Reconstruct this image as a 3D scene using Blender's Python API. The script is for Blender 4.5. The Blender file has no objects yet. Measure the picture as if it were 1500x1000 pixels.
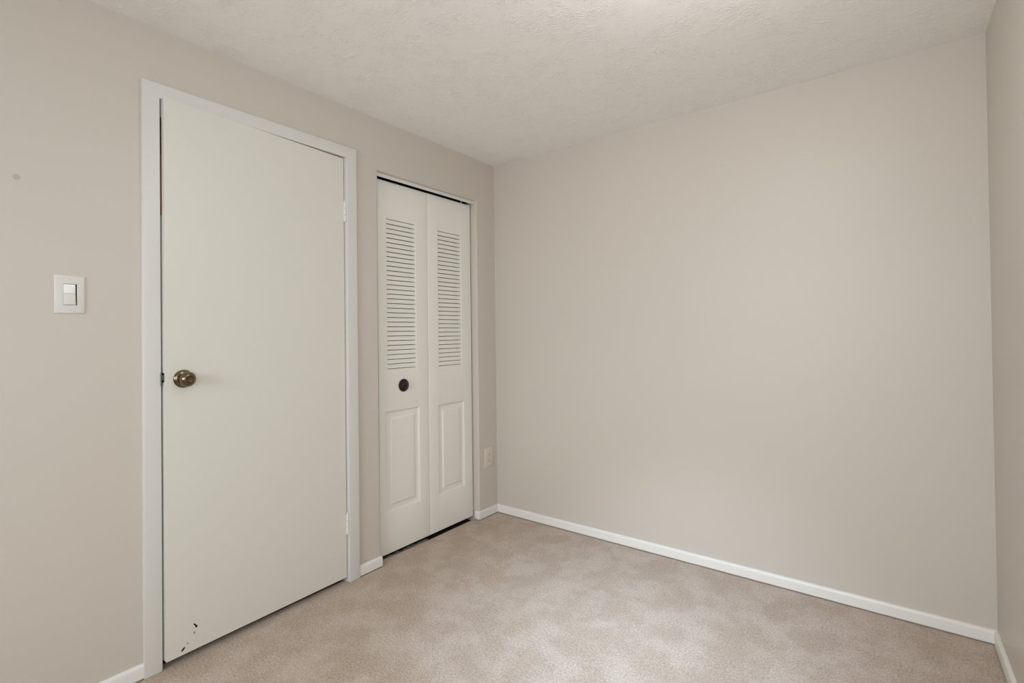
import bpy, bmesh, math, random
from mathutils import Vector, Matrix, noise as mnoise

S = bpy.context.scene
C = S.collection

# ------------------------------------------------------------------ camera
cam_data = bpy.data.cameras.new('camera')
cam_data.sensor_width = 36.0
cam_data.lens = 727.2 / 1500 * 36.0
cam_data.shift_y = -19.7 / 1500
cam_data.clip_start = 0.02
cam = bpy.data.objects.new('camera', cam_data)
C.objects.link(cam)
yaw, pit, rol = 0.6473, 0.00905, -0.01189
fw = Vector((-math.sin(yaw) * math.cos(pit), math.cos(yaw) * math.cos(pit), math.sin(pit)))
rt = Vector((math.cos(yaw), math.sin(yaw), 0))
up = rt.cross(fw)
r2 = rt * math.cos(rol) + up * math.sin(rol)
u2 = up * math.cos(rol) - rt * math.sin(rol)
M = Matrix((r2, u2, -fw)).transposed().to_4x4()
M.translation = Vector((2.09095, -2.58278, 1.1914))
cam.matrix_world = M
S.camera = cam

# ------------------------------------------------------------------ world, light, exposure
S.view_settings.view_transform = 'Standard'
S.view_settings.look = 'None'
S.view_settings.gamma = 1.0
S.view_settings.use_curve_mapping = False
S.view_settings.exposure = 0.01
S.cycles.max_bounces = 16
S.cycles.diffuse_bounces = 16      # white-walled room: let the daylight keep bouncing

W_ = bpy.data.worlds.new('daylight')
S.world = W_
W_.use_nodes = True
wn = W_.node_tree
bg = wn.nodes['Background']
sky = wn.nodes.new('ShaderNodeTexSky')
sky.sky_type = 'HOSEK_WILKIE'
sky.turbidity = 3.0
sky.sun_direction = (0.3, 0.5, 0.8)
wn.links.new(sky.outputs['Color'], bg.inputs['Color'])
bg.inputs['Strength'].default_value = 0.3

# room: x 0 (door wall) .. RW, y RY (window wall) .. 0 (far wall), z 0 .. RH
RW, RY, RH = 2.4045, -4.40, 2.306


def area(name, loc, rot, sx, sy, power, col):
    l = bpy.data.lights.new(name, 'AREA')
    l.shape = 'RECTANGLE'
    l.size, l.size_y = sx, sy
    l.energy = power
    l.color = col
    o = bpy.data.objects.new(name, l)
    o.location = loc
    o.rotation_euler = rot
    C.objects.link(o)
    return o


def aim(o, target, spread):
    o.data.spread = math.radians(spread)
    o.rotation_euler = (Vector(target) - o.location).to_track_quat('-Z', 'Y').to_euler()


# daylight through the window at the far end of the room, behind the camera
aim(area('window_daylight', (1.35, RY + 0.06, 1.42), (0, 0, 0), 1.3, 1.1, 17.6, (0.91, 0.965, 1.0)), (1.35, RY + 1, 1.2), 90)
# added side fill, set at a made-up window in the right-hand wall
aim(area('added_side_fill', (RW - 0.03, -3.2, 1.4), (0, 0, 0), 1.2, 1.1, 20.0, (0.91, 0.965, 1.0)), (0, -3.2, 1.4), 180)
# added cool lamp below the ceiling: the soft pool on the carpet and the foot of the far wall
aim(area('added_pool_light', (1.35, -1.75, 2.27), (0, 0, 0), 0.3, 0.2, 4.3, (0.60, 0.79, 1.0)), (1.31, -0.81, 0.0), 47)
# added fill light with no fitting, out of view below the ceiling
lamp = bpy.data.lights.new('added_fill_lamp', 'POINT')
lamp.energy = 9.8
lamp.shadow_soft_size = 0.12
lamp.color = (0.97, 0.98, 1.0)
lamp_o = bpy.data.objects.new('added_fill_lamp', lamp)
lamp_o.location = (1.78, -1.40, 2.08)
C.objects.link(lamp_o)

# ------------------------------------------------------------------ materials


def srgb(r, g, b):
    def f(c):
        c /= 255.0
        return c / 12.92 if c <= 0.04045 else ((c + 0.055) / 1.055) ** 2.4
    return (f(r), f(g), f(b), 1.0)


def mat(name, col, rough=0.5, metal=0.0, spec=0.5):
    m = bpy.data.materials.new(name)
    m.use_nodes = True
    b = m.node_tree.nodes['Principled BSDF']
    b.inputs['Base Color'].default_value = col
    b.inputs['Roughness'].default_value = rough
    b.inputs['Metallic'].default_value = metal
    b.inputs['Specular IOR Level'].default_value = spec
    return m, m.node_tree, b


def coords(nt):
    g = nt.nodes.new('ShaderNodeNewGeometry')
    return g.outputs['Position']


def noise(nt, vec, scale, detail=3, rough=0.5, dist=0.0):
    n = nt.nodes.new('ShaderNodeTexNoise')
    n.inputs['Scale'].default_value = scale
    n.inputs['Detail'].default_value = detail
    n.inputs['Roughness'].default_value = rough
    n.inputs['Distortion'].default_value = dist
    nt.links.new(vec, n.inputs['Vector'])
    return n.outputs['Fac']


def math_(nt, op, a, b=None, clamp=False):
    n = nt.nodes.new('ShaderNodeMath')
    n.operation = op
    n.use_clamp = clamp
    for i, v in enumerate((a, b)):
        if v is None:
            continue
        if isinstance(v, (int, float)):
            n.inputs[i].default_value = v
        else:
            nt.links.new(v, n.inputs[i])
    return n.outputs[0]


def ramp(nt, fac, lo, hi, c0, c1):
    r = nt.nodes.new('ShaderNodeValToRGB')
    r.color_ramp.elements[0].position = lo
    r.color_ramp.elements[1].position = hi
    r.color_ramp.elements[0].color = c0
    r.color_ramp.elements[1].color = c1
    nt.links.new(fac, r.inputs['Fac'])
    return r.outputs['Color']


def mapping(nt, vec, scale, rot=(0, 0, 0)):
    m = nt.nodes.new('ShaderNodeMapping')
    m.inputs['Scale'].default_value = scale
    m.inputs['Rotation'].default_value = rot
    nt.links.new(vec, m.inputs['Vector'])
    return m.outputs['Vector']


def bump(nt, b, h, strength, distance):
    n = nt.nodes.new('ShaderNodeBump')
    n.inputs['Strength'].default_value = strength
    n.inputs['Distance'].default_value = distance
    nt.links.new(h, n.inputs['Height'])
    nt.links.new(n.outputs['Normal'], b.inputs['Normal'])


# beige eggshell wall paint with a faint roller texture
M_WALL, nt, b = mat('beige_wall_paint', srgb(202, 195, 186), 0.42, spec=0.35)
p = coords(nt)
nt.links.new(ramp(nt, noise(nt, p, 1.3, 2), 0.3, 0.7, srgb(201, 194, 185), srgb(203, 196, 187)), b.inputs['Base Color'])
bump(nt, b, noise(nt, p, 260, 3), 0.05, 0.0005)

# white ceiling with brushed-on (stomped) plaster texture
M_CEIL, nt, b = mat('textured_ceiling_plaster', srgb(244, 243, 240), 0.75, spec=0.2)
p = coords(nt)
warp = nt.nodes.new('ShaderNodeTexNoise')
warp.inputs['Scale'].default_value = 5.5
nt.links.new(p, warp.inputs['Vector'])
mixv = nt.nodes.new('ShaderNodeVectorMath')
mixv.operation = 'MULTIPLY_ADD'
nt.links.new(warp.outputs['Color'], mixv.inputs[0])
mixv.inputs[1].default_value = (0.16, 0.16, 0.0)
nt.links.new(p, mixv.inputs[2])
h = None
for rot, sc in ((0.4, (34, 95, 1)), (1.7, (30, 105, 1)), (2.7, (38, 90, 1))):
    v = mapping(nt, mixv.outputs[0], sc, (0, 0, rot))
    n1 = noise(nt, v, 1.0, 2, 0.45, 0.6)
    a = math_(nt, 'ABSOLUTE', math_(nt, 'SUBTRACT', n1, 0.5))
    ridge = math_(nt, 'SUBTRACT', 1.0, math_(nt, 'MULTIPLY', a, 9.0), True)
    mk = math_(nt, 'MULTIPLY', math_(nt, 'SUBTRACT', noise(nt, mapping(nt, p, (1, 1, 1), (rot, rot, 0)), 9.0, 3), 0.52), 7.0, True)
    r = math_(nt, 'MULTIPLY', ridge, mk)
    h = r if h is None else math_(nt, 'MAXIMUM', h, r)
fine = math_(nt, 'MULTIPLY', noise(nt, p, 120, 3), 0.35)
bump(nt, b, math_(nt, 'ADD', h, fine), 0.38, 0.005)

# glossy-ish white trim paint
def paint(name, col, rough):
    m, nt, b = mat(name, col, rough, spec=0.4)
    p = coords(nt)
    bump(nt, b, noise(nt, mapping(nt, p, (1, 1, 0.25)), 130, 2), 0.04, 0.0006)
    return m


M_TRIM = paint('white_trim_paint', srgb(214, 213, 209), 0.35)
M_DOOR = paint('white_door_paint', srgb(218, 217, 209), 0.4)
M_CLOSET = paint('white_closet_door_paint', srgb(233, 233, 226), 0.42)
M_BASE = paint('white_baseboard_paint', srgb(230, 229, 225), 0.35)

# beige carpet: short pile, brushed nap patches
M_CARPET, nt, b = mat('beige_cut_pile_carpet', srgb(190, 170, 152), 0.95, spec=0.1)
p = coords(nt)
flat = mapping(nt, p, (1, 1, 0))
nap = noise(nt, flat, 6.5, 3, 0.55, 0.25)
blot = noise(nt, flat, 22, 3, 0.6, 0.3)
tuft = noise(nt, p, 130, 3, 0.7)
tuft2 = noise(nt, p, 330, 2, 0.6)
patch = math_(nt, 'ADD', math_(nt, 'MULTIPLY', nap, 0.72), math_(nt, 'MULTIPLY', blot, 0.28))
c1 = ramp(nt, patch, 0.44, 0.58, srgb(200, 183, 168), srgb(213, 198, 186))
mx = nt.nodes.new('ShaderNodeMix')
mx.data_type = 'RGBA'
mx.blend_type = 'MULTIPLY'
mx.inputs['Factor'].default_value = 1.0
nt.links.new(c1, mx.inputs[6])
fib = math_(nt, 'ADD', math_(nt, 'MULTIPLY', tuft, 0.65), math_(nt, 'MULTIPLY', tuft2, 0.35))
nt.links.new(ramp(nt, fib, 0.36, 0.62, (0.56, 0.535, 0.51, 1), (1, 1, 1, 1)), mx.inputs[7])
nt.links.new(mx.outputs[2], b.inputs['Base Color'])
b.inputs['Sheen Weight'].default_value = 0.1
bump(nt, b, fib, 0.7, 0.006)

M_SUB, _, _ = mat('dark_subfloor', srgb(46, 38, 32), 0.9)
M_HALLFLOOR, nt, b = mat('red_brown_hall_floor', srgb(110, 45, 38), 0.5)
nt.links.new(ramp(nt, noise(nt, mapping(nt, coords(nt), (3, 40, 1)), 1.0, 4), 0.3, 0.7, srgb(96, 38, 32), srgb(130, 58, 46)), b.inputs['Base Color'])
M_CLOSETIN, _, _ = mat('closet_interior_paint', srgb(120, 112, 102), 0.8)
M_HALL, _, _ = mat('hall_wall_paint', srgb(150, 120, 90), 0.8)
M_PAD, nt, b = mat('grey_carpet_pad', srgb(128, 128, 118), 0.95)
nt.links.new(ramp(nt, noise(nt, coords(nt), 60, 3), 0.35, 0.65, srgb(90, 90, 82), srgb(150, 150, 138)), b.inputs['Base Color'])
M_WOOD, nt, b = mat('bare_door_edge_wood', srgb(150, 95, 45), 0.6)
nt.links.new(ramp(nt, noise(nt, mapping(nt, coords(nt), (1, 1, 0.05)), 60, 4), 0.35, 0.65, srgb(120, 66, 34), srgb(178, 120, 60)), b.inputs['Base Color'])
M_WOODRED, nt, b = mat('red_door_edge_wood', srgb(120, 52, 40), 0.6)
nt.links.new(ramp(nt, noise(nt, mapping(nt, coords(nt), (1, 1, 3)), 60, 4), 0.35, 0.65, srgb(84, 30, 24), srgb(140, 66, 50)), b.inputs['Base Color'])

M_BRASS, nt, b = mat('antique_nickel_knob_metal', srgb(128, 112, 92), 0.18, 1.0)
nt.links.new(ramp(nt, noise(nt, coords(nt), 40, 3), 0.35, 0.65, srgb(112, 97, 78), srgb(136, 120, 100)), b.inputs['Base Color'])
M_STEEL, _, _ = mat('dull_steel_strike', srgb(136, 140, 134), 0.5, 0.6)
M_DARKMETAL, _, _ = mat('dark_latch_metal', srgb(50, 46, 42), 0.45, 0.8)
M_BRONZE, nt, b = mat('dark_brown_bronze_knob', srgb(40, 20, 16), 0.3, 0.1, 0.5)
nt.links.new(ramp(nt, noise(nt, coords(nt), 50, 2), 0.4, 0.6, srgb(24, 11, 9), srgb(38, 18, 14)), b.inputs['Base Color'])
M_PLASTIC, _, _ = mat('white_switch_plastic', srgb(214, 213, 208), 0.3)
M_ROCKER_LIT, _, _ = mat('lit_rocker_plastic', srgb(238, 239, 240), 0.22)  # whiter version of the switch plastic, reflected light put into the colour
M_IVORY, _, _ = mat('cream_outlet_plastic', srgb(214, 206, 195), 0.35)
M_SLOT, _, _ = mat('black_recess', srgb(20, 19, 18), 0.8)
M_FILLER, _, _ = mat('grey_wall_filler', srgb(184, 176, 166), 0.7)
M_CHIP, _, _ = mat('dark_paint_chip', srgb(34, 26, 20), 0.9)
M_CHIPF, _, _ = mat('faint_paint_chip', srgb(146, 146, 132), 0.9)
M_WHITEMETAL, _, _ = mat('white_painted_metal', srgb(222, 221, 214), 0.4)
M_SHADE, _, b = mat('frosted_window_glass', (1, 1, 1, 1), 0.0)

# ------------------------------------------------------------------ helpers


def box(bm, x0, x1, y0, y1, z0, z1):
    vs = [bm.verts.new((x, y, z)) for x in (x0, x1) for y in (y0, y1) for z in (z0, z1)]
    for f in ((0, 1, 3, 2), (4, 6, 7, 5), (0, 4, 5, 1), (2, 3, 7, 6), (0, 2, 6, 4), (1, 5, 7, 3)):
        bm.faces.new([vs[i] for i in f])
    return vs


def bevel_all(bm, w, seg=2, angle=0.6):
    es = [e for e in bm.edges if len(e.link_faces) == 2 and e.calc_face_angle(0) > angle]
    bmesh.ops.bevel(bm, geom=es, offset=w, segments=seg, profile=0.5, affect='EDGES', clamp_overlap=True)


def obj(name, bm, m, parent=None, smooth=True):
    bmesh.ops.recalc_face_normals(bm, faces=bm.faces)
    me = bpy.data.meshes.new(name)
    bm.to_mesh(me)
    bm.free()
    o = bpy.data.objects.new(name, me)
    for k in (m if isinstance(m, (list, tuple)) else [m]):
        me.materials.append(k)
    C.objects.link(o)
    if parent:
        o.parent = parent
    if smooth:
        for f in me.polygons:
            f.use_smooth = True
        try:
            me.set_sharp_from_angle(angle=math.radians(32))
        except Exception:
            pass
    return o


def struct(o, label, cat):
    o['kind'] = 'structure'
    o['label'] = label
    o['category'] = cat
    return o


def thing(name, label, cat, loc=(0, 0, 0), rot=(0, 0, 0)):
    o = bpy.data.objects.new(name, None)
    o.empty_display_size = 0.05
    o.location = loc
    o.rotation_euler = rot
    o['label'] = label
    o['category'] = cat
    C.objects.link(o)
    return o


def lathe(bm, prof, seg=48, axis='x'):
    """prof: list of (distance along axis, radius)"""
    rings = []
    for d, r in prof:
        ring = []
        for i in range(seg):
            a = 2 * math.pi * i / seg
            c, s = r * math.cos(a), r * math.sin(a)
            co = (d, c, s) if axis == 'x' else ((c, s, d) if axis == 'z' else (c, d, s))
            ring.append(bm.verts.new(co))
        rings.append(ring)
    for A, B in zip(rings, rings[1:]):
        for i in range(seg):
            bm.faces.new((A[i], A[(i + 1) % seg], B[(i + 1) % seg], B[i]))
    bm.faces.new(rings[0])
    bm.faces.new(rings[-1])
    return rings


def sweep_profile(bm, prof, path_fn, n):
    """prof: list of (out, z); path_fn(i, out) -> (x, y); open strip with capped ends"""
    rows = [[bm.verts.new((*path_fn(i, o_), z_)) for o_, z_ in prof] for i in range(n)]
    k = len(prof)
    for A, B in zip(rows, rows[1:]):
        for j in range(k):
            bm.faces.new((A[j], A[(j + 1) % k], B[(j + 1) % k], B[j]))
    bm.faces.new(rows[0])
    bm.faces.new(rows[-1])


# ------------------------------------------------------------------ shell
def wall_with_holes(bm, us, zs, holes, to3, depth):
    """grid of us x zs with hole rectangles; to3(u, z, d) -> xyz with d depth behind the face"""
    V = {}

    def v(i, j, d):
        if (i, j, d) not in V:
            V[(i, j, d)] = bm.verts.new(to3(us[i], zs[j], depth if d else 0))
        return V[(i, j, d)]

    def solid(i, j):
        if not (0 <= i < len(us) - 1 and 0 <= j < len(zs) - 1):
            return False
        um, zm = (us[i] + us[i + 1]) / 2, (zs[j] + zs[j + 1]) / 2
        return not any(a < um < b_ and c < zm < d for a, b_, c, d in holes)
    for i in range(len(us) - 1):
        for j in range(len(zs) - 1):
            if not solid(i, j):
                continue
            for d in (0, 1):
                bm.faces.new((v(i, j, d), v(i + 1, j, d), v(i + 1, j + 1, d), v(i, j + 1, d)))
            for (di, dj, a, b_) in ((-1, 0, (i, j), (i, j + 1)), (1, 0, (i + 1, j), (i + 1, j + 1)),
                                    (0, -1, (i, j), (i + 1, j)), (0, 1, (i, j + 1), (i + 1, j + 1))):
                if not solid(i + di, j + dj):
                    bm.faces.new((v(*a, 0), v(*b_, 0), v(*b_, 1), v(*a, 1)))


T = 0.115
CY0, CY1, CZ = -0.954, -0.182, 2.038            # closet opening
DY0, DY1, DZ = -1.938, -1.134, 2.068            # rough door opening
bm = bmesh.new()
wall_with_holes(bm, [RY - T, DY0, DY1, CY0, CY1, T], [-0.02, CZ, DZ, RH],
                [(CY0, CY1, -1, CZ), (DY0, DY1, -1, DZ)], lambda u, z, d: (-d, u, z), T)
es = []
for e in bm.edges:
    a, c = e.verts[0].co, e.verts[1].co
    if abs(a.x) < 1e-6 and abs(c.x) < 1e-6:
        on_v = abs(a.y - c.y) < 1e-6 and (abs(a.y - CY0) < 1e-4 or abs(a.y - CY1) < 1e-4) and max(a.z, c.z) <= CZ + 1e-4
        on_h = abs(a.z - c.z) < 1e-6 and abs(a.z - CZ) < 1e-4 and min(a.y, c.y) >= CY0 - 1e-4 and max(a.y, c.y) <= CY1 + 1e-4
        if on_v or on_h:
            es.append(e)
bmesh.ops.bevel(bm, geom=es, offset=0.008, segments=5, profile=0.5, affect='EDGES')
wl = struct(obj('wall_left', bm, M_WALL), 'beige wall on the left holding the white slab door and the closet', 'wall')

bm = bmesh.new()
box(bm, 0.0, RW, 0, T, -0.02, RH)
struct(obj('wall_back', bm, M_WALL), 'plain empty beige wall facing us, right of the closet corner', 'wall')
bm = bmesh.new()
SY0, SY1, SZ0, SZ1 = -3.82, -2.58, 0.83, 1.97  # unseen opening added for the side fill light
wall_with_holes(bm, [RY - T, SY0, SY1, T], [-0.02, SZ0, SZ1, RH], [(SY0, SY1, SZ0, SZ1)], lambda u, z, d: (RW + d, u, z), T)
struct(obj('wall_right', bm, M_WALL), 'narrow strip of beige wall at the right edge of the photo', 'wall')
bm = bmesh.new()
WX0, WX1, WZ0, WZ1 = 0.65, 2.05, 0.82, 2.02
wall_with_holes(bm, [0, WX0, WX1, RW], [-0.02, WZ0, WZ1, RH], [(WX0, WX1, WZ0, WZ1)], lambda u, z, d: (u, RY - d, z), T)
struct(obj('wall_front', bm, M_WALL), 'beige window wall behind the viewer', 'wall')

bm = bmesh.new()
box(bm, -1.3, RW + T, RY - T, T, RH, RH + 0.1)
struct(obj('ceiling', bm, M_CEIL), 'off-white ceiling with swirled brushed plaster texture', 'ceiling')

# carpet: covers the room and runs a little way into both openings
random.seed(4)
E_ = 0.0100      # the carpet is tucked up to the face of the baseboards
pts = [(RW - E_, RY + E_), (RW - E_, -E_), (E_, -E_), (E_, CY1 - E_)]
n = 44
for i in range(n + 1):
    y = CY1 - E_ + (CY0 + 0.002 - CY1 + E_) * i / n
    x = -0.039 - 0.014 * max(0.0, (-0.66 - y) / 0.29) + 0.0030 * mnoise.noise(Vector((i * 0.63, 2.1, 0)))
    pts.append((x, y))
pts += [(E_, CY0 + 0.002), (E_, DY1 - 0.02), (-0.03, DY1 - 0.02), (-0.03, DY0 + 0.02), (E_, DY0 + 0.02), (E_, RY + E_)]
bm = bmesh.new()
top = [bm.verts.new((x, y, 0.0)) for x, y in pts]
bot = [bm.verts.new((x, y, -0.018)) for x, y in pts]
bm.faces.new(top)
bm.faces.new(bot[::-1])
for i in range(len(pts)):
    j = (i + 1) % len(pts)
    bm.faces.new((top[i], bot[i], bot[j], top[j]))
struct(obj('floor', bm, M_CARPET, smooth=False), 'beige cut-pile carpet with brushed lighter patches', 'carpet')

bm = bmesh.new()
box(bm, -1.0, RW + T, RY - T, T, -0.12, -0.0185)
struct(obj('floor_base', bm, M_SUB), 'dark bare floor under the closet doors', 'floor')
bm = bmesh.new()
box(bm, -1.3, -0.031, DY0 + 0.021, DY1 - 0.021, -0.018, -0.002)
struct(obj('floor_hall', bm, M_HALLFLOOR), 'dark red-brown hall floor in the gap under the slab door', 'floor')

# closet and hall enclosures behind the left wall
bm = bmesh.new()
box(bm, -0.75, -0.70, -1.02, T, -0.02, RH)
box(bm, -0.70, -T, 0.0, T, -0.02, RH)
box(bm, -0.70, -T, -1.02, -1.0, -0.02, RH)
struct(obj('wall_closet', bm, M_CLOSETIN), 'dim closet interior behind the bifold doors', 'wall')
bm = bmesh.new()
box(bm, -1.3, -1.25, -2.2, -1.02, -0.02, RH)
box(bm, -1.25, -T, -2.2, -2.15, -0.02, RH)
box(bm, -1.25, -0.75, -1.04, -1.02, -0.02, RH)
box(bm, -0.75, -T, -1.04, -1.0205, -0.02, RH)
struct(obj('wall_hall', bm, M_HALL), 'dim hall behind the slab door', 'wall')

# ------------------------------------------------------------------ windows behind the viewer (rear for daylight, side one added for fill)
bm = bmesh.new()
for (x0, x1, z0, z1) in ((WX0, WX0 + 0.05, WZ0, WZ1), (WX1 - 0.05, WX1, WZ0, WZ1), (WX0 + 0.05, WX1 - 0.05, WZ0, WZ0 + 0.05),
                         (WX0 + 0.05, WX1 - 0.05, WZ1 - 0.05, WZ1), (WX0 + 0.05, WX1 - 0.05, 1.40, 1.44)):
    box(bm, x0, x1, RY - 0.09, RY - 0.05, z0, z1)
struct(obj('window_1', bm, M_TRIM), 'white framed window behind the viewer', 'window')
bm = bmesh.new()
for (y0, y1, z0, z1) in ((SY0, SY0 + 0.05, SZ0, SZ1), (SY1 - 0.05, SY1, SZ0, SZ1), (SY0 + 0.05, SY1 - 0.05, SZ0, SZ0 + 0.05),
                         (SY0 + 0.05, SY1 - 0.05, SZ1 - 0.05, SZ1), (SY0 + 0.05, SY1 - 0.05, 1.38, 1.42)):
    box(bm, RW + 0.05, RW + 0.09, y0, y1, z0, z1)
struct(obj('added_window_2', bm, M_TRIM), 'made-up white framed window in the right wall, added for side fill light', 'window')

# ------------------------------------------------------------------ baseboards
HB = 0.054
BT = 0.012


def base_prof(t=BT, hh=HB, z0=0.0060):
    pr = [(0, z0), (t, z0), (t, hh - 0.014)]
    for k in range(1, 6):
        a = k / 5 * math.pi / 2
        pr.append((t - 0.009 * (1 - math.cos(a)), hh - 0.014 + 0.014 * math.sin(a)))
    pr.append((0, hh))
    return pr


def baseboard(name, path_fn, n, label):
    bm = bmesh.new()
    sweep_profile(bm, base_prof(), path_fn, n)
    return struct(obj(name, bm, M_BASE), label, 'baseboard')


baseboard('baseboard_back', lambda i, o: ((o, -o) if i == 0 else (RW - o, -o)), 2, 'long white baseboard along the empty facing wall')
baseboard('baseboard_right', lambda i, o: ((RW - o, -o) if i == 0 else (RW - o, RY)), 2, 'white baseboard at the bottom right corner of the photo')
# short run right of the closet, with a return into the opening
def bl_path(i, o):
    return [(-0.030, CY1 - o), (o, CY1 - o), (o, -o)][i]
baseboard('baseboard_left', bl_path, 3, 'short white baseboard between closet opening and room corner')
baseboard('baseboard_left_2', lambda i, o: ((o, -1.0925) if i == 0 else (o, CY0)), 2, 'short white baseboard between slab door casing and closet')
baseboard('baseboard_left_3', lambda i, o: ((o, RY) if i == 0 else (o, -1.9768)), 2, 'white baseboard left of the slab door casing')
baseboard('baseboard_front', lambda i, o: ((0.012, RY + o) if i == 0 else (RW - 0.012, RY + o)), 2, 'white baseboard under the window behind the viewer')

# ------------------------------------------------------------------ slab door casing and jamb
bm = bmesh.new()
CT = 0.016
co = [(-1.9765, 0.0), (-1.9765, 2.102), (-1.0920, 2.102), (-1.0920, 0.0)]
ci = [(-1.9222, 0.0), (-1.9222, 2.0490), (-1.1490, 2.0490), (-1.1490, 0.0)]
F = [[bm.verts.new((x, y, z)) for y, z in L] for L in (co, ci) for x in (0.0, CT)]
ob, of, ib, if_ = F
for k in range(3):
    bm.faces.new((of[k], of[k + 1], if_[k + 1], if_[k]))
    bm.faces.new((ob[k], ob[k + 1], ib[k + 1], ib[k]))
    bm.faces.new((ob[k], ob[k + 1], of[k + 1], of[k]))
    bm.faces.new((ib[k], ib[k + 1], if_[k + 1], if_[k]))
for k in (0, 3):
    bm.faces.new((ob[k], of[k], if_[k], ib[k]))
bmesh.ops.recalc_face_normals(bm, faces=bm.faces)
es = [e for e in bm.edges if all(v.co.x > CT - 1e-5 for v in e.verts) and e.calc_face_angle(0) > 0.6]
bmesh.ops.bevel(bm, geom=es, offset=0.0035, segments=3, profile=0.5, affect='EDGES')
struct(obj('trim_1', bm, M_TRIM), 'flat white casing around the slab door', 'door trim')

JL, JR, JH = -1.9195, -1.1525, 2.0515
bm = bmesh.new()
box(bm, -T, -0.0005, DY0, JL, -0.015, JH)
box(bm, -T, -0.0005, JR, DY1, -0.015, JH)
box(bm, -T, -0.0005, DY0, DY1, JH, DZ)
box(bm, -0.075, -0.046, JL, JL + 0.010, -0.002, JH)
box(bm, -0.075, -0.046, JR - 0.010, JR, -0.002, JH)
box(bm, -0.075, -0.046, JL + 0.010, JR - 0.010, JH - 0.010, JH)
jamb = struct(obj('trim_2', bm, M_TRIM), 'white door jamb lining seen in the gap beside the slab door', 'door jamb')
# strike plate lip on the latch jamb
bm = bmesh.new()
prof = [(-0.030, JL + 0.0010), (0.004, JL + 0.0010), (0.012, JL + 0.0000), (0.0175, JL - 0.0022), (0.0195, JL - 0.0058), (0.0186, JL - 0.0072)]
zs = []
for k in range(13):
    t_ = k / 12
    zs.append((1.0385 - 0.0285 + 0.057 * t_))
rows = []
for z in zs:
    f_ = math.sqrt(max(0.0, 1 - ((z - 1.0385) / 0.029) ** 2))
    ext = 0.45 + 0.55 * min(1, f_ * 1.3)
    rows.append([bm.verts.new((x if x < 0 else x * ext, y if x < 0.013 else JL + (y - JL) * ext, z)) for x, y in prof])
for A, B in zip(rows, rows[1:]):
    for j in range(len(prof) - 1):
        bm.faces.new((A[j], A[j + 1], B[j + 1], B[j]))
so = obj('strike_plate', bm, M_STEEL, jamb)
so['label'] = 'curved metal strike plate lip on the jamb'
so.modifiers.new('thickness', 'SOLIDIFY').thickness = 0.0012

# ------------------------------------------------------------------ slab door, slightly ajar
DL = 0.7593
AJAR = math.asin(0.030 / DL)
d1 = thing('door_1', 'white flush slab door, slightly ajar, with a round metal knob', 'door', (0.0005, -1.1570, 0), (0, 0, AJAR))
d1['kind'] = 'structure'
Z0, Z1, RK = 0.0255, 2.0435, 0.008       # the slab has sagged: latch side a little higher


def rk(bm):
    for v in bm.verts:
        v.co.z += RK * (-v.co.y / DL)


bm = bmesh.new()
box(bm, -0.035, 0.0, -DL, 0.0, Z0, Z1)
bevel_all(bm, 0.0022, 3)
rk(bm)
obj('slab', bm, M_DOOR, d1)

# unpainted wood showing along the latch edge
bm = bmesh.new()
box(bm, -0.0340, -0.0200, -DL - 0.0006, -DL + 0.002, 1.63, 1.85)
obj('bare_edge', bm, M_WOOD, d1)['label'] = 'bare ochre wood strip on the door edge'
bm = bmesh.new()
box(bm, -0.0340, -0.0200, -DL - 0.0006, -DL + 0.002, 1.85, 1.985)
obj('bare_edge', bm, M_WOODRED, d1)['label'] = 'bare red wood strip on the door edge'

# knob set
KY, KZ = -0.7013, 1.0365
k = bpy.data.objects.new('door_knob', None)
bm = bmesh.new()
lathe(bm, [(0.0, 0.030), (0.0, 0.0325), (0.0022, 0.0330), (0.0050, 0.0318), (0.0082, 0.0282), (0.0102, 0.0225), (0.0112, 0.0165), (0.0112, 0.001)], 56)
rose = obj('door_knob', bm, M_BRASS, d1)
rose.location = (0.0, KY, KZ)
rose['label'] = 'antique nickel round door knob on a domed rose'
bm = bmesh.new()
lathe(bm, [(0.0108, 0.0130), (0.0190, 0.0125), (0.0240, 0.0140), (0.0275, 0.0195), (0.0315, 0.0245), (0.0370, 0.0268), (0.0430, 0.0262),
           (0.0490, 0.0232), (0.0535, 0.0190), (0.0555, 0.0145), (0.0556, 0.0120), (0.0540, 0.0108), (0.0532, 0.0090), (0.0532, 0.001)], 56)
kb = obj('knob', bm, M_BRASS, rose)
bm = bmesh.new()
box(bm, 0.0532, 0.0585, -0.0072, 0.0072, -0.0022, 0.0022)
bevel_all(bm, 0.0009, 2)
tb = obj('turn_button', bm, M_BRASS, rose)
bpy.data.objects.remove(k)

# latch on the door edge
bm = bmesh.new()
box(bm, -0.029, -0.006, -DL - 0.0010, -DL + 0.002, KZ - 0.0165 + RK, KZ + 0.0165 + RK)
lp = obj('latch_plate', bm, M_DARKMETAL, d1)
bm = bmesh.new()
box(bm, -0.0245, -0.0095, -DL - 0.0042, -DL - 0.0008, KZ - 0.009 + RK, KZ + 0.009 + RK)
bevel_all(bm, 0.001, 2)
obj('latch_bolt', bm, M_STEEL, lp)['label'] = 'small steel latch bolt'

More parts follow.
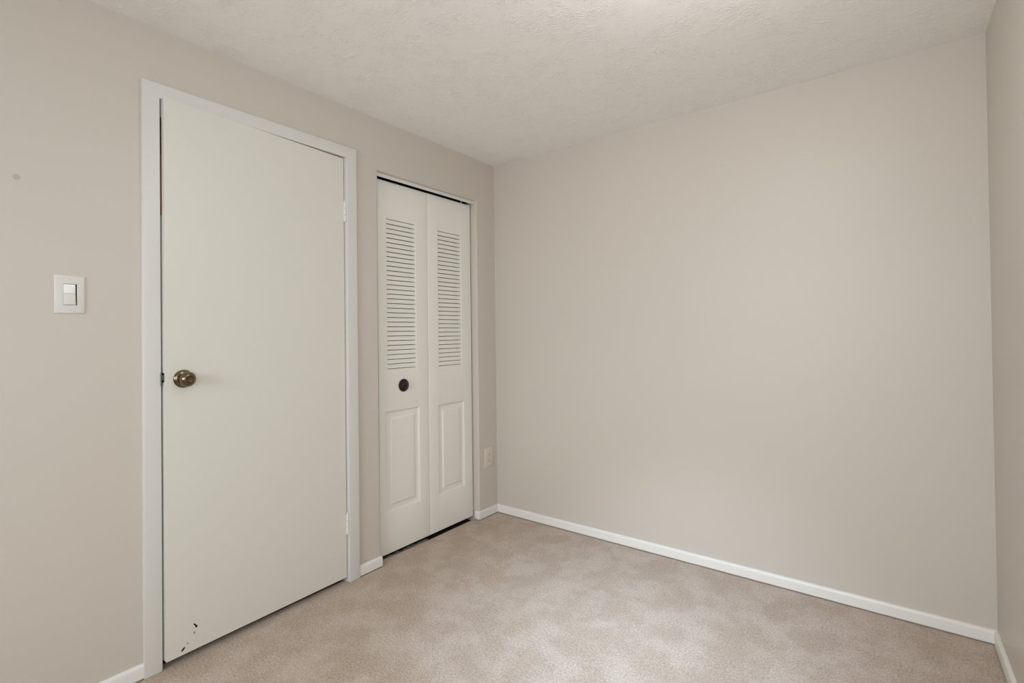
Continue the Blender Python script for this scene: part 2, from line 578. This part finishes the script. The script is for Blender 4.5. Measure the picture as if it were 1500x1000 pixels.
# hinges, painted white
for zc in (1.785, 0.280):
    bm = bmesh.new()
    for kx in range(3):
        z0 = zc - 0.048 + kx * 0.0325
        r = lathe(bm, [(z0, 0.0048), (z0 + 0.0012, 0.0062), (z0 + 0.0298, 0.0062), (z0 + 0.0310, 0.0048)], 20, 'z')
    lathe(bm, [(zc - 0.051, 0.0032), (zc + 0.051, 0.0032)], 12, 'z')
    lathe(bm, [(zc + 0.0505, 0.0032), (zc + 0.0515, 0.0052), (zc + 0.0545, 0.0044), (zc + 0.0555, 0.0016)], 16, 'z')
    box(bm, -0.0052, -0.0030, -0.012, 0.0, zc - 0.048, zc + 0.048)
    h_ = obj('hinge', bm, M_WHITEMETAL, d1)
    h_.location = (0.0062, 0.0024, 0.0)

# chips in the paint near the bottom corner
def chip(y, z, pts, m, label):
    bm = bmesh.new()
    f = [bm.verts.new((0.0004, y + a, z + c)) for a, c in pts]
    g = [bm.verts.new((-0.0004, y + a, z + c)) for a, c in pts]
    bm.faces.new(f)
    for i in range(len(pts)):
        j = (i + 1) % len(pts)
        bm.faces.new((f[i], f[j], g[j], g[i]))
    o = obj('paint_chip', bm, m, d1, smooth=False)
    o['label'] = label


chip(-0.6658, 0.120, [(-0.006, 0.009), (-0.002, 0.008), (0.004, 0.001), (0.008, -0.004), (0.006, -0.010), (0.001, -0.009), (-0.001, -0.001), (-0.005, 0.004)], M_CHIP, 'dark comma-shaped paint chip')
chip(-0.6688, 0.0950, [(-0.003, 0.003), (0.002, 0.004), (0.004, -0.001), (0.000, -0.005), (-0.004, -0.002)], M_CHIPF, 'faint grey paint chip')
chip(-0.6918, 0.0665, [(-0.002, 0.003), (0.002, 0.004), (0.003, -0.001), (0.000, -0.004), (-0.003, -0.001)], M_CHIPF, 'faint grey paint chip')
chip(-0.7063, 0.0535, [(-0.007, -0.005), (-0.004, 0.001), (0.002, 0.005), (0.006, 0.006), (0.006, 0.001), (0.001, -0.005), (-0.004, -0.008)], M_CHIP, 'dark slanted paint chip')

# ------------------------------------------------------------------ closet bifold doors
XF = -0.045          # front face
XB = -0.073
d2 = thing('door_2', 'white louvered bifold closet door with raised lower panels', 'closet door', (0, 0, 0))
d2['kind'] = 'structure'
PZ0, PZ1 = 0.0205, 2.0130


def rect_ring(bm, x, y0, y1, z0, z1):
    return [bm.verts.new((x, y, z)) for y, z in ((y0, z0), (y1, z0), (y1, z1), (y0, z1))]


def loft_rect(bm, levels, cap=True):
    R = [rect_ring(bm, *L) for L in levels]
    for A, B in zip(R, R[1:]):
        for i in range(4):
            j = (i + 1) % 4
            bm.faces.new((A[i], A[j], B[j], B[i]))
    if cap:
        bm.faces.new(R[-1])
    return R


def bifold_panel(y0, y1, louv, pan, label):
    ly0, ly1, lz0, lz1 = louv
    py0, py1, pz0, pz1 = pan
    bm = bmesh.new()
    us = sorted((y0, ly0, ly1, py0, py1, y1))
    zs = [PZ0, pz0, pz1, lz0, lz1, PZ1]
    wall_with_holes(bm, us, zs, [(ly0, ly1, lz0, lz1), (py0, py1, pz0, pz1)], lambda u, z, d: (XF - d, u, z), XF - XB)
    bmesh.ops.recalc_face_normals(bm, faces=bm.faces)
    es = []
    for e in bm.edges:
        a, c = e.verts[0].co, e.verts[1].co
        if a.x > XF - 1e-5 and c.x > XF - 1e-5 and e.calc_face_angle(0) > 0.6:
            es.append(e)
    bmesh.ops.bevel(bm, geom=es, offset=0.003, segments=3, profile=0.5, affect='EDGES')
    pn = obj('door_panel', bm, M_CLOSET, d2)
    pn['label'] = label
    # louvers: 33 slats pitched downwards, one continuous molded field
    bm = bmesh.new()
    N = 32
    gap = 0.0030
    pitch = (lz1 - lz0 - gap) / N
    e0, e1 = ly0 + 0.0004, ly1 - 0.0004
    for k_ in range(N):
        zb = lz0 + gap + k_ * pitch
        zt = zb + pitch - gap
        # front face leans back towards the top; the board runs on up behind the next slat
        pr = [(XF - 0.0020, zb), (XF - 0.0010, zb + 0.0010), (XF - 0.0058, zt - 0.0006), (XF - 0.0068, zt), (XF - 0.0110, zt), (XF - 0.0060, zb)]
        A = [bm.verts.new((x, e0, z)) for x, z in pr]
        B = [bm.verts.new((x, e1, z)) for x, z in pr]
        for i in range(len(pr)):
            j = (i + 1) % len(pr)
            bm.faces.new((A[i], A[j], B[j], B[i]))
        bm.faces.new(A)
        bm.faces.new(B[::-1])
    obj('louver_slats', bm, M_CLOSET, pn)
    # raised lower field with an ovolo and a sloped border
    bm = bmesh.new()
    lv = []
    for ins, dx in ((0.0005, -0.0028), (0.005, -0.0058), (0.009, -0.0078), (0.013, -0.0086), (0.033, -0.0080), (0.036, -0.0066), (0.0395, -0.0028), (0.0415, -0.0018), (0.044, -0.0016)):
        lv.append((XF + dx, py0 + ins, py1 - ins, pz0 + ins, pz1 - ins))
    loft_rect(bm, lv)
    obj('raised_panel', bm, M_CLOSET, pn)
    return pn


pl = bifold_panel(-0.9450, -0.5695, (-0.864, -0.661, 1.0024, 1.8119), (-0.881, -0.6419, 0.2375, 0.7741), 'left bifold leaf with the dark round knob')
pr_ = bifold_panel(-0.5665, -0.1932, (-0.4831, -0.2852, 0.9964, 1.8059), (-0.4907, -0.2681, 0.2325, 0.764), 'right bifold leaf beside the corner')
# knob
bm = bmesh.new()
lathe(bm, [(0.0, 0.029), (0.0, 0.0335), (0.0025, 0.0355), (0.0060, 0.0345), (0.0095, 0.0290), (0.0115, 0.0200), (0.0135, 0.0170), (0.0170, 0.0190),
           (0.0195, 0.0195), (0.0225, 0.0165), (0.0240, 0.0105), (0.0245, 0.001)], 48)
ck = obj('knob', bm, M_BRONZE, pl)
ck.location = (XF, -0.758, 0.9082)
ck['label'] = 'dark brown round closet knob'

# track, pivot bracket and pad strip of the closet
bm = bmesh.new()
box(bm, -0.024, -0.0225, CY0 + 0.001, CY1 - 0.001, 2.0185, CZ - 0.0005)
trk = struct(obj('trim_3', bm, M_WHITEMETAL), 'white metal bifold track across the top of the closet opening', 'closet track')
bm = bmesh.new()
box(bm, -0.0905, -0.089, CY0 + 0.001, CY1 - 0.001, 2.0185, CZ - 0.0005)
box(bm, -0.089, -0.0241, CY0 + 0.001, CY1 - 0.001, CZ - 0.002, CZ - 0.0005)
box(bm, -0.0248, -0.0241, CY0 + 0.001, CY1 - 0.001, 2.0185, CZ - 0.002)
obj('channel_lining', bm, M_SLOT, trk)['label'] = 'black inside of the track channel'
bm = bmesh.new()
lathe(bm, [(2.0130, 0.0035), (2.034, 0.0035)], 12, 'z')
pv = obj('pivot_pin', bm, M_WHITEMETAL, pr_)
pv.location = (-0.058, -0.262, 0)
bm = bmesh.new()
lathe(bm, [(2.0130, 0.0035), (2.034, 0.0035)], 12, 'z')
pv = obj('pivot_pin', bm, M_STEEL, pl)
pv.location = (-0.058, -0.925, 0)

random.seed(9)
bm = bmesh.new()
n = 40
fr, bk = [], []
for i in range(n + 1):
    y = -0.945 + 0.36 * i / n
    wv = mnoise.noise(Vector((i * 0.4, 0.3, 5.0)))
    fr.append((-0.0440 - 0.014 * max(0.0, (-0.66 - y) / 0.29) + 0.0015 * wv, y))
    bk.append((-0.0640 - 0.014 * (0.5 + mnoise.noise(Vector((i * 0.33, 7.0, 1.0)))), y))
t0 = [bm.verts.new((x, y, 0.0012)) for x, y in fr]
t1 = [bm.verts.new((x, y, -0.0010)) for x, y in bk]
b0 = [bm.verts.new((x, y, -0.0180)) for x, y in fr]
b1 = [bm.verts.new((x, y, -0.0180)) for x, y in bk]
for i in range(n):
    bm.faces.new((t0[i], t0[i + 1], t1[i + 1], t1[i]))
    bm.faces.new((t1[i], t1[i + 1], b1[i + 1], b1[i]))
    bm.faces.new((t0[i], t0[i + 1], b0[i + 1], b0[i]))
struct(obj('trim_4', bm, M_PAD, smooth=False), 'ragged grey carpet pad edge under the left bifold leaf', 'carpet pad')

# ------------------------------------------------------------------ light switch
sw = thing('light_switch', 'white rocker light switch on a square-cornered plate left of the slab door', 'light switch', (0.0, -2.1680, 1.3300))
PW, PH = 0.0755, 0.1215


def plate(bm, w, h_, d, hole):
    hw, hh = hole
    lv = [(0.0, -w / 2, w / 2, -h_ / 2, h_ / 2), (d * 0.45, -w / 2, w / 2, -h_ / 2, h_ / 2), (d * 0.8, -w / 2 + 0.002, w / 2 - 0.002, -h_ / 2 + 0.002, h_ / 2 - 0.002),
          (d, -w / 2 + 0.006, w / 2 - 0.006, -h_ / 2 + 0.006, h_ / 2 - 0.006)]
    if hole[0]:
        lv += [(d, -hw / 2, hw / 2, -hh / 2, hh / 2), (d - 0.0035, -hw / 2, hw / 2, -hh / 2, hh / 2)]
    loft_rect(bm, lv, cap=not hole[0])


bm = bmesh.new()
plate(bm, PW, PH, 0.0062, (0.0335, 0.0675))
obj('wall_plate', bm, M_PLASTIC, sw)
bm = bmesh.new()
box(bm, 0.0005, 0.0015, -0.0165, 0.0165, -0.0335, 0.0335)
obj('recess', bm, M_SLOT, sw)
# rocker: upper half painted brighter for the light it reflects, lower paddle tilted forward
ry = 0.0150


def extrude_y(name, prof, m):
    bm = bmesh.new()
    A = [bm.verts.new((x, -0.0162, z)) for x, z in prof]
    B = [bm.verts.new((x, 0.0130, z)) for x, z in prof]
    for i in range(len(prof)):
        j = (i + 1) % len(prof)
        bm.faces.new((A[i], A[j], B[j], B[i]))
    bm.faces.new(A)
    bm.faces.new(B[::-1])
    bmesh.ops.recalc_face_normals(bm, faces=bm.faces)
    bevel_all(bm, 0.0005, 2, 0.7)
    return obj(name, bm, m, sw)


extrude_y('upper_half_lit', [(0.0015, 0.0325), (0.0058, 0.0325), (0.0068, 0.0032), (0.0015, 0.0032)], M_ROCKER_LIT)['label'] = 'upper half of the rocker, whitened for reflected light'
extrude_y('rocker', [(0.0015, 0.0028), (0.0066, 0.0028), (0.0112, -0.0327), (0.0015, -0.0333)], M_PLASTIC)
for zz in (0.0490, -0.0490):
    bm = bmesh.new()
    lathe(bm, [(0.0058, 0.0032), (0.0066, 0.0032), (0.0069, 0.0020), (0.0069, 0.0004)], 18)
    s_ = obj('screw', bm, M_PLASTIC, sw)
    s_.location = (0, 0, zz)
    bm = bmesh.new()
    box(bm, 0.0064, 0.00695, -0.0026, 0.0026, -0.0005, 0.0005)
    obj('screw_slot', bm, M_FILLER, s_)

# ------------------------------------------------------------------ outlet by the corner
ou = thing('electrical_outlet', 'cream duplex electrical outlet low on the wall between closet and corner', 'outlet', (0.0, -0.0885, 0.3790))
bm = bmesh.new()
plate(bm, 0.079, 0.124, 0.0062, (0, 0))
obj('wall_plate', bm, M_IVORY, ou)
for zz in (0.0195, -0.0195):
    bm = bmesh.new()
    pts = []
    for i in range(32):
        a = 2 * math.pi * i / 32
        yy, z2 = 0.0172 * math.cos(a), 0.0172 * math.sin(a)
        pts.append((yy, max(-0.0140, min(0.0140, z2))))
    A = [bm.verts.new((0.0055, y, z)) for y, z in pts]
    B = [bm.verts.new((0.0076, y, z)) for y, z in pts]
    for i in range(32):
        j = (i + 1) % 32
        bm.faces.new((A[i], A[j], B[j], B[i]))
    bm.faces.new(B)
    rc = obj('receptacle', bm, M_IVORY, ou)
    rc.location = (0, 0, zz)
    bm = bmesh.new()
    box(bm, 0.0070, 0.00775, -0.0074, -0.0054, -0.0015, 0.0065)
    box(bm, 0.0070, 0.00775, 0.0054, 0.0074, -0.0005, 0.0060)
    lathe(bm, [(0.0070, 0.0023), (0.00775, 0.0023)], 14)
    for v in bm.verts:
        if abs(v.co.y) < 0.003:
            v.co.z -= 0.0078
    obj('slots', bm, M_SLOT, rc)
bm = bmesh.new()
lathe(bm, [(0.0058, 0.0030), (0.0068, 0.0030), (0.0071, 0.0004)], 16)
obj('screw', bm, M_IVORY, ou)

# filled hole on the wall above the switch
bm = bmesh.new()
lathe(bm, [(-0.0005, 0.0088), (0.0005, 0.0085), (0.0009, 0.0060), (0.0010, 0.0005)], 24)
o = obj('filler_patch', bm, M_FILLER, wl)
o.location = (0, -2.2895, 1.679)
o['label'] = 'small round grey filler patch above the light switch'
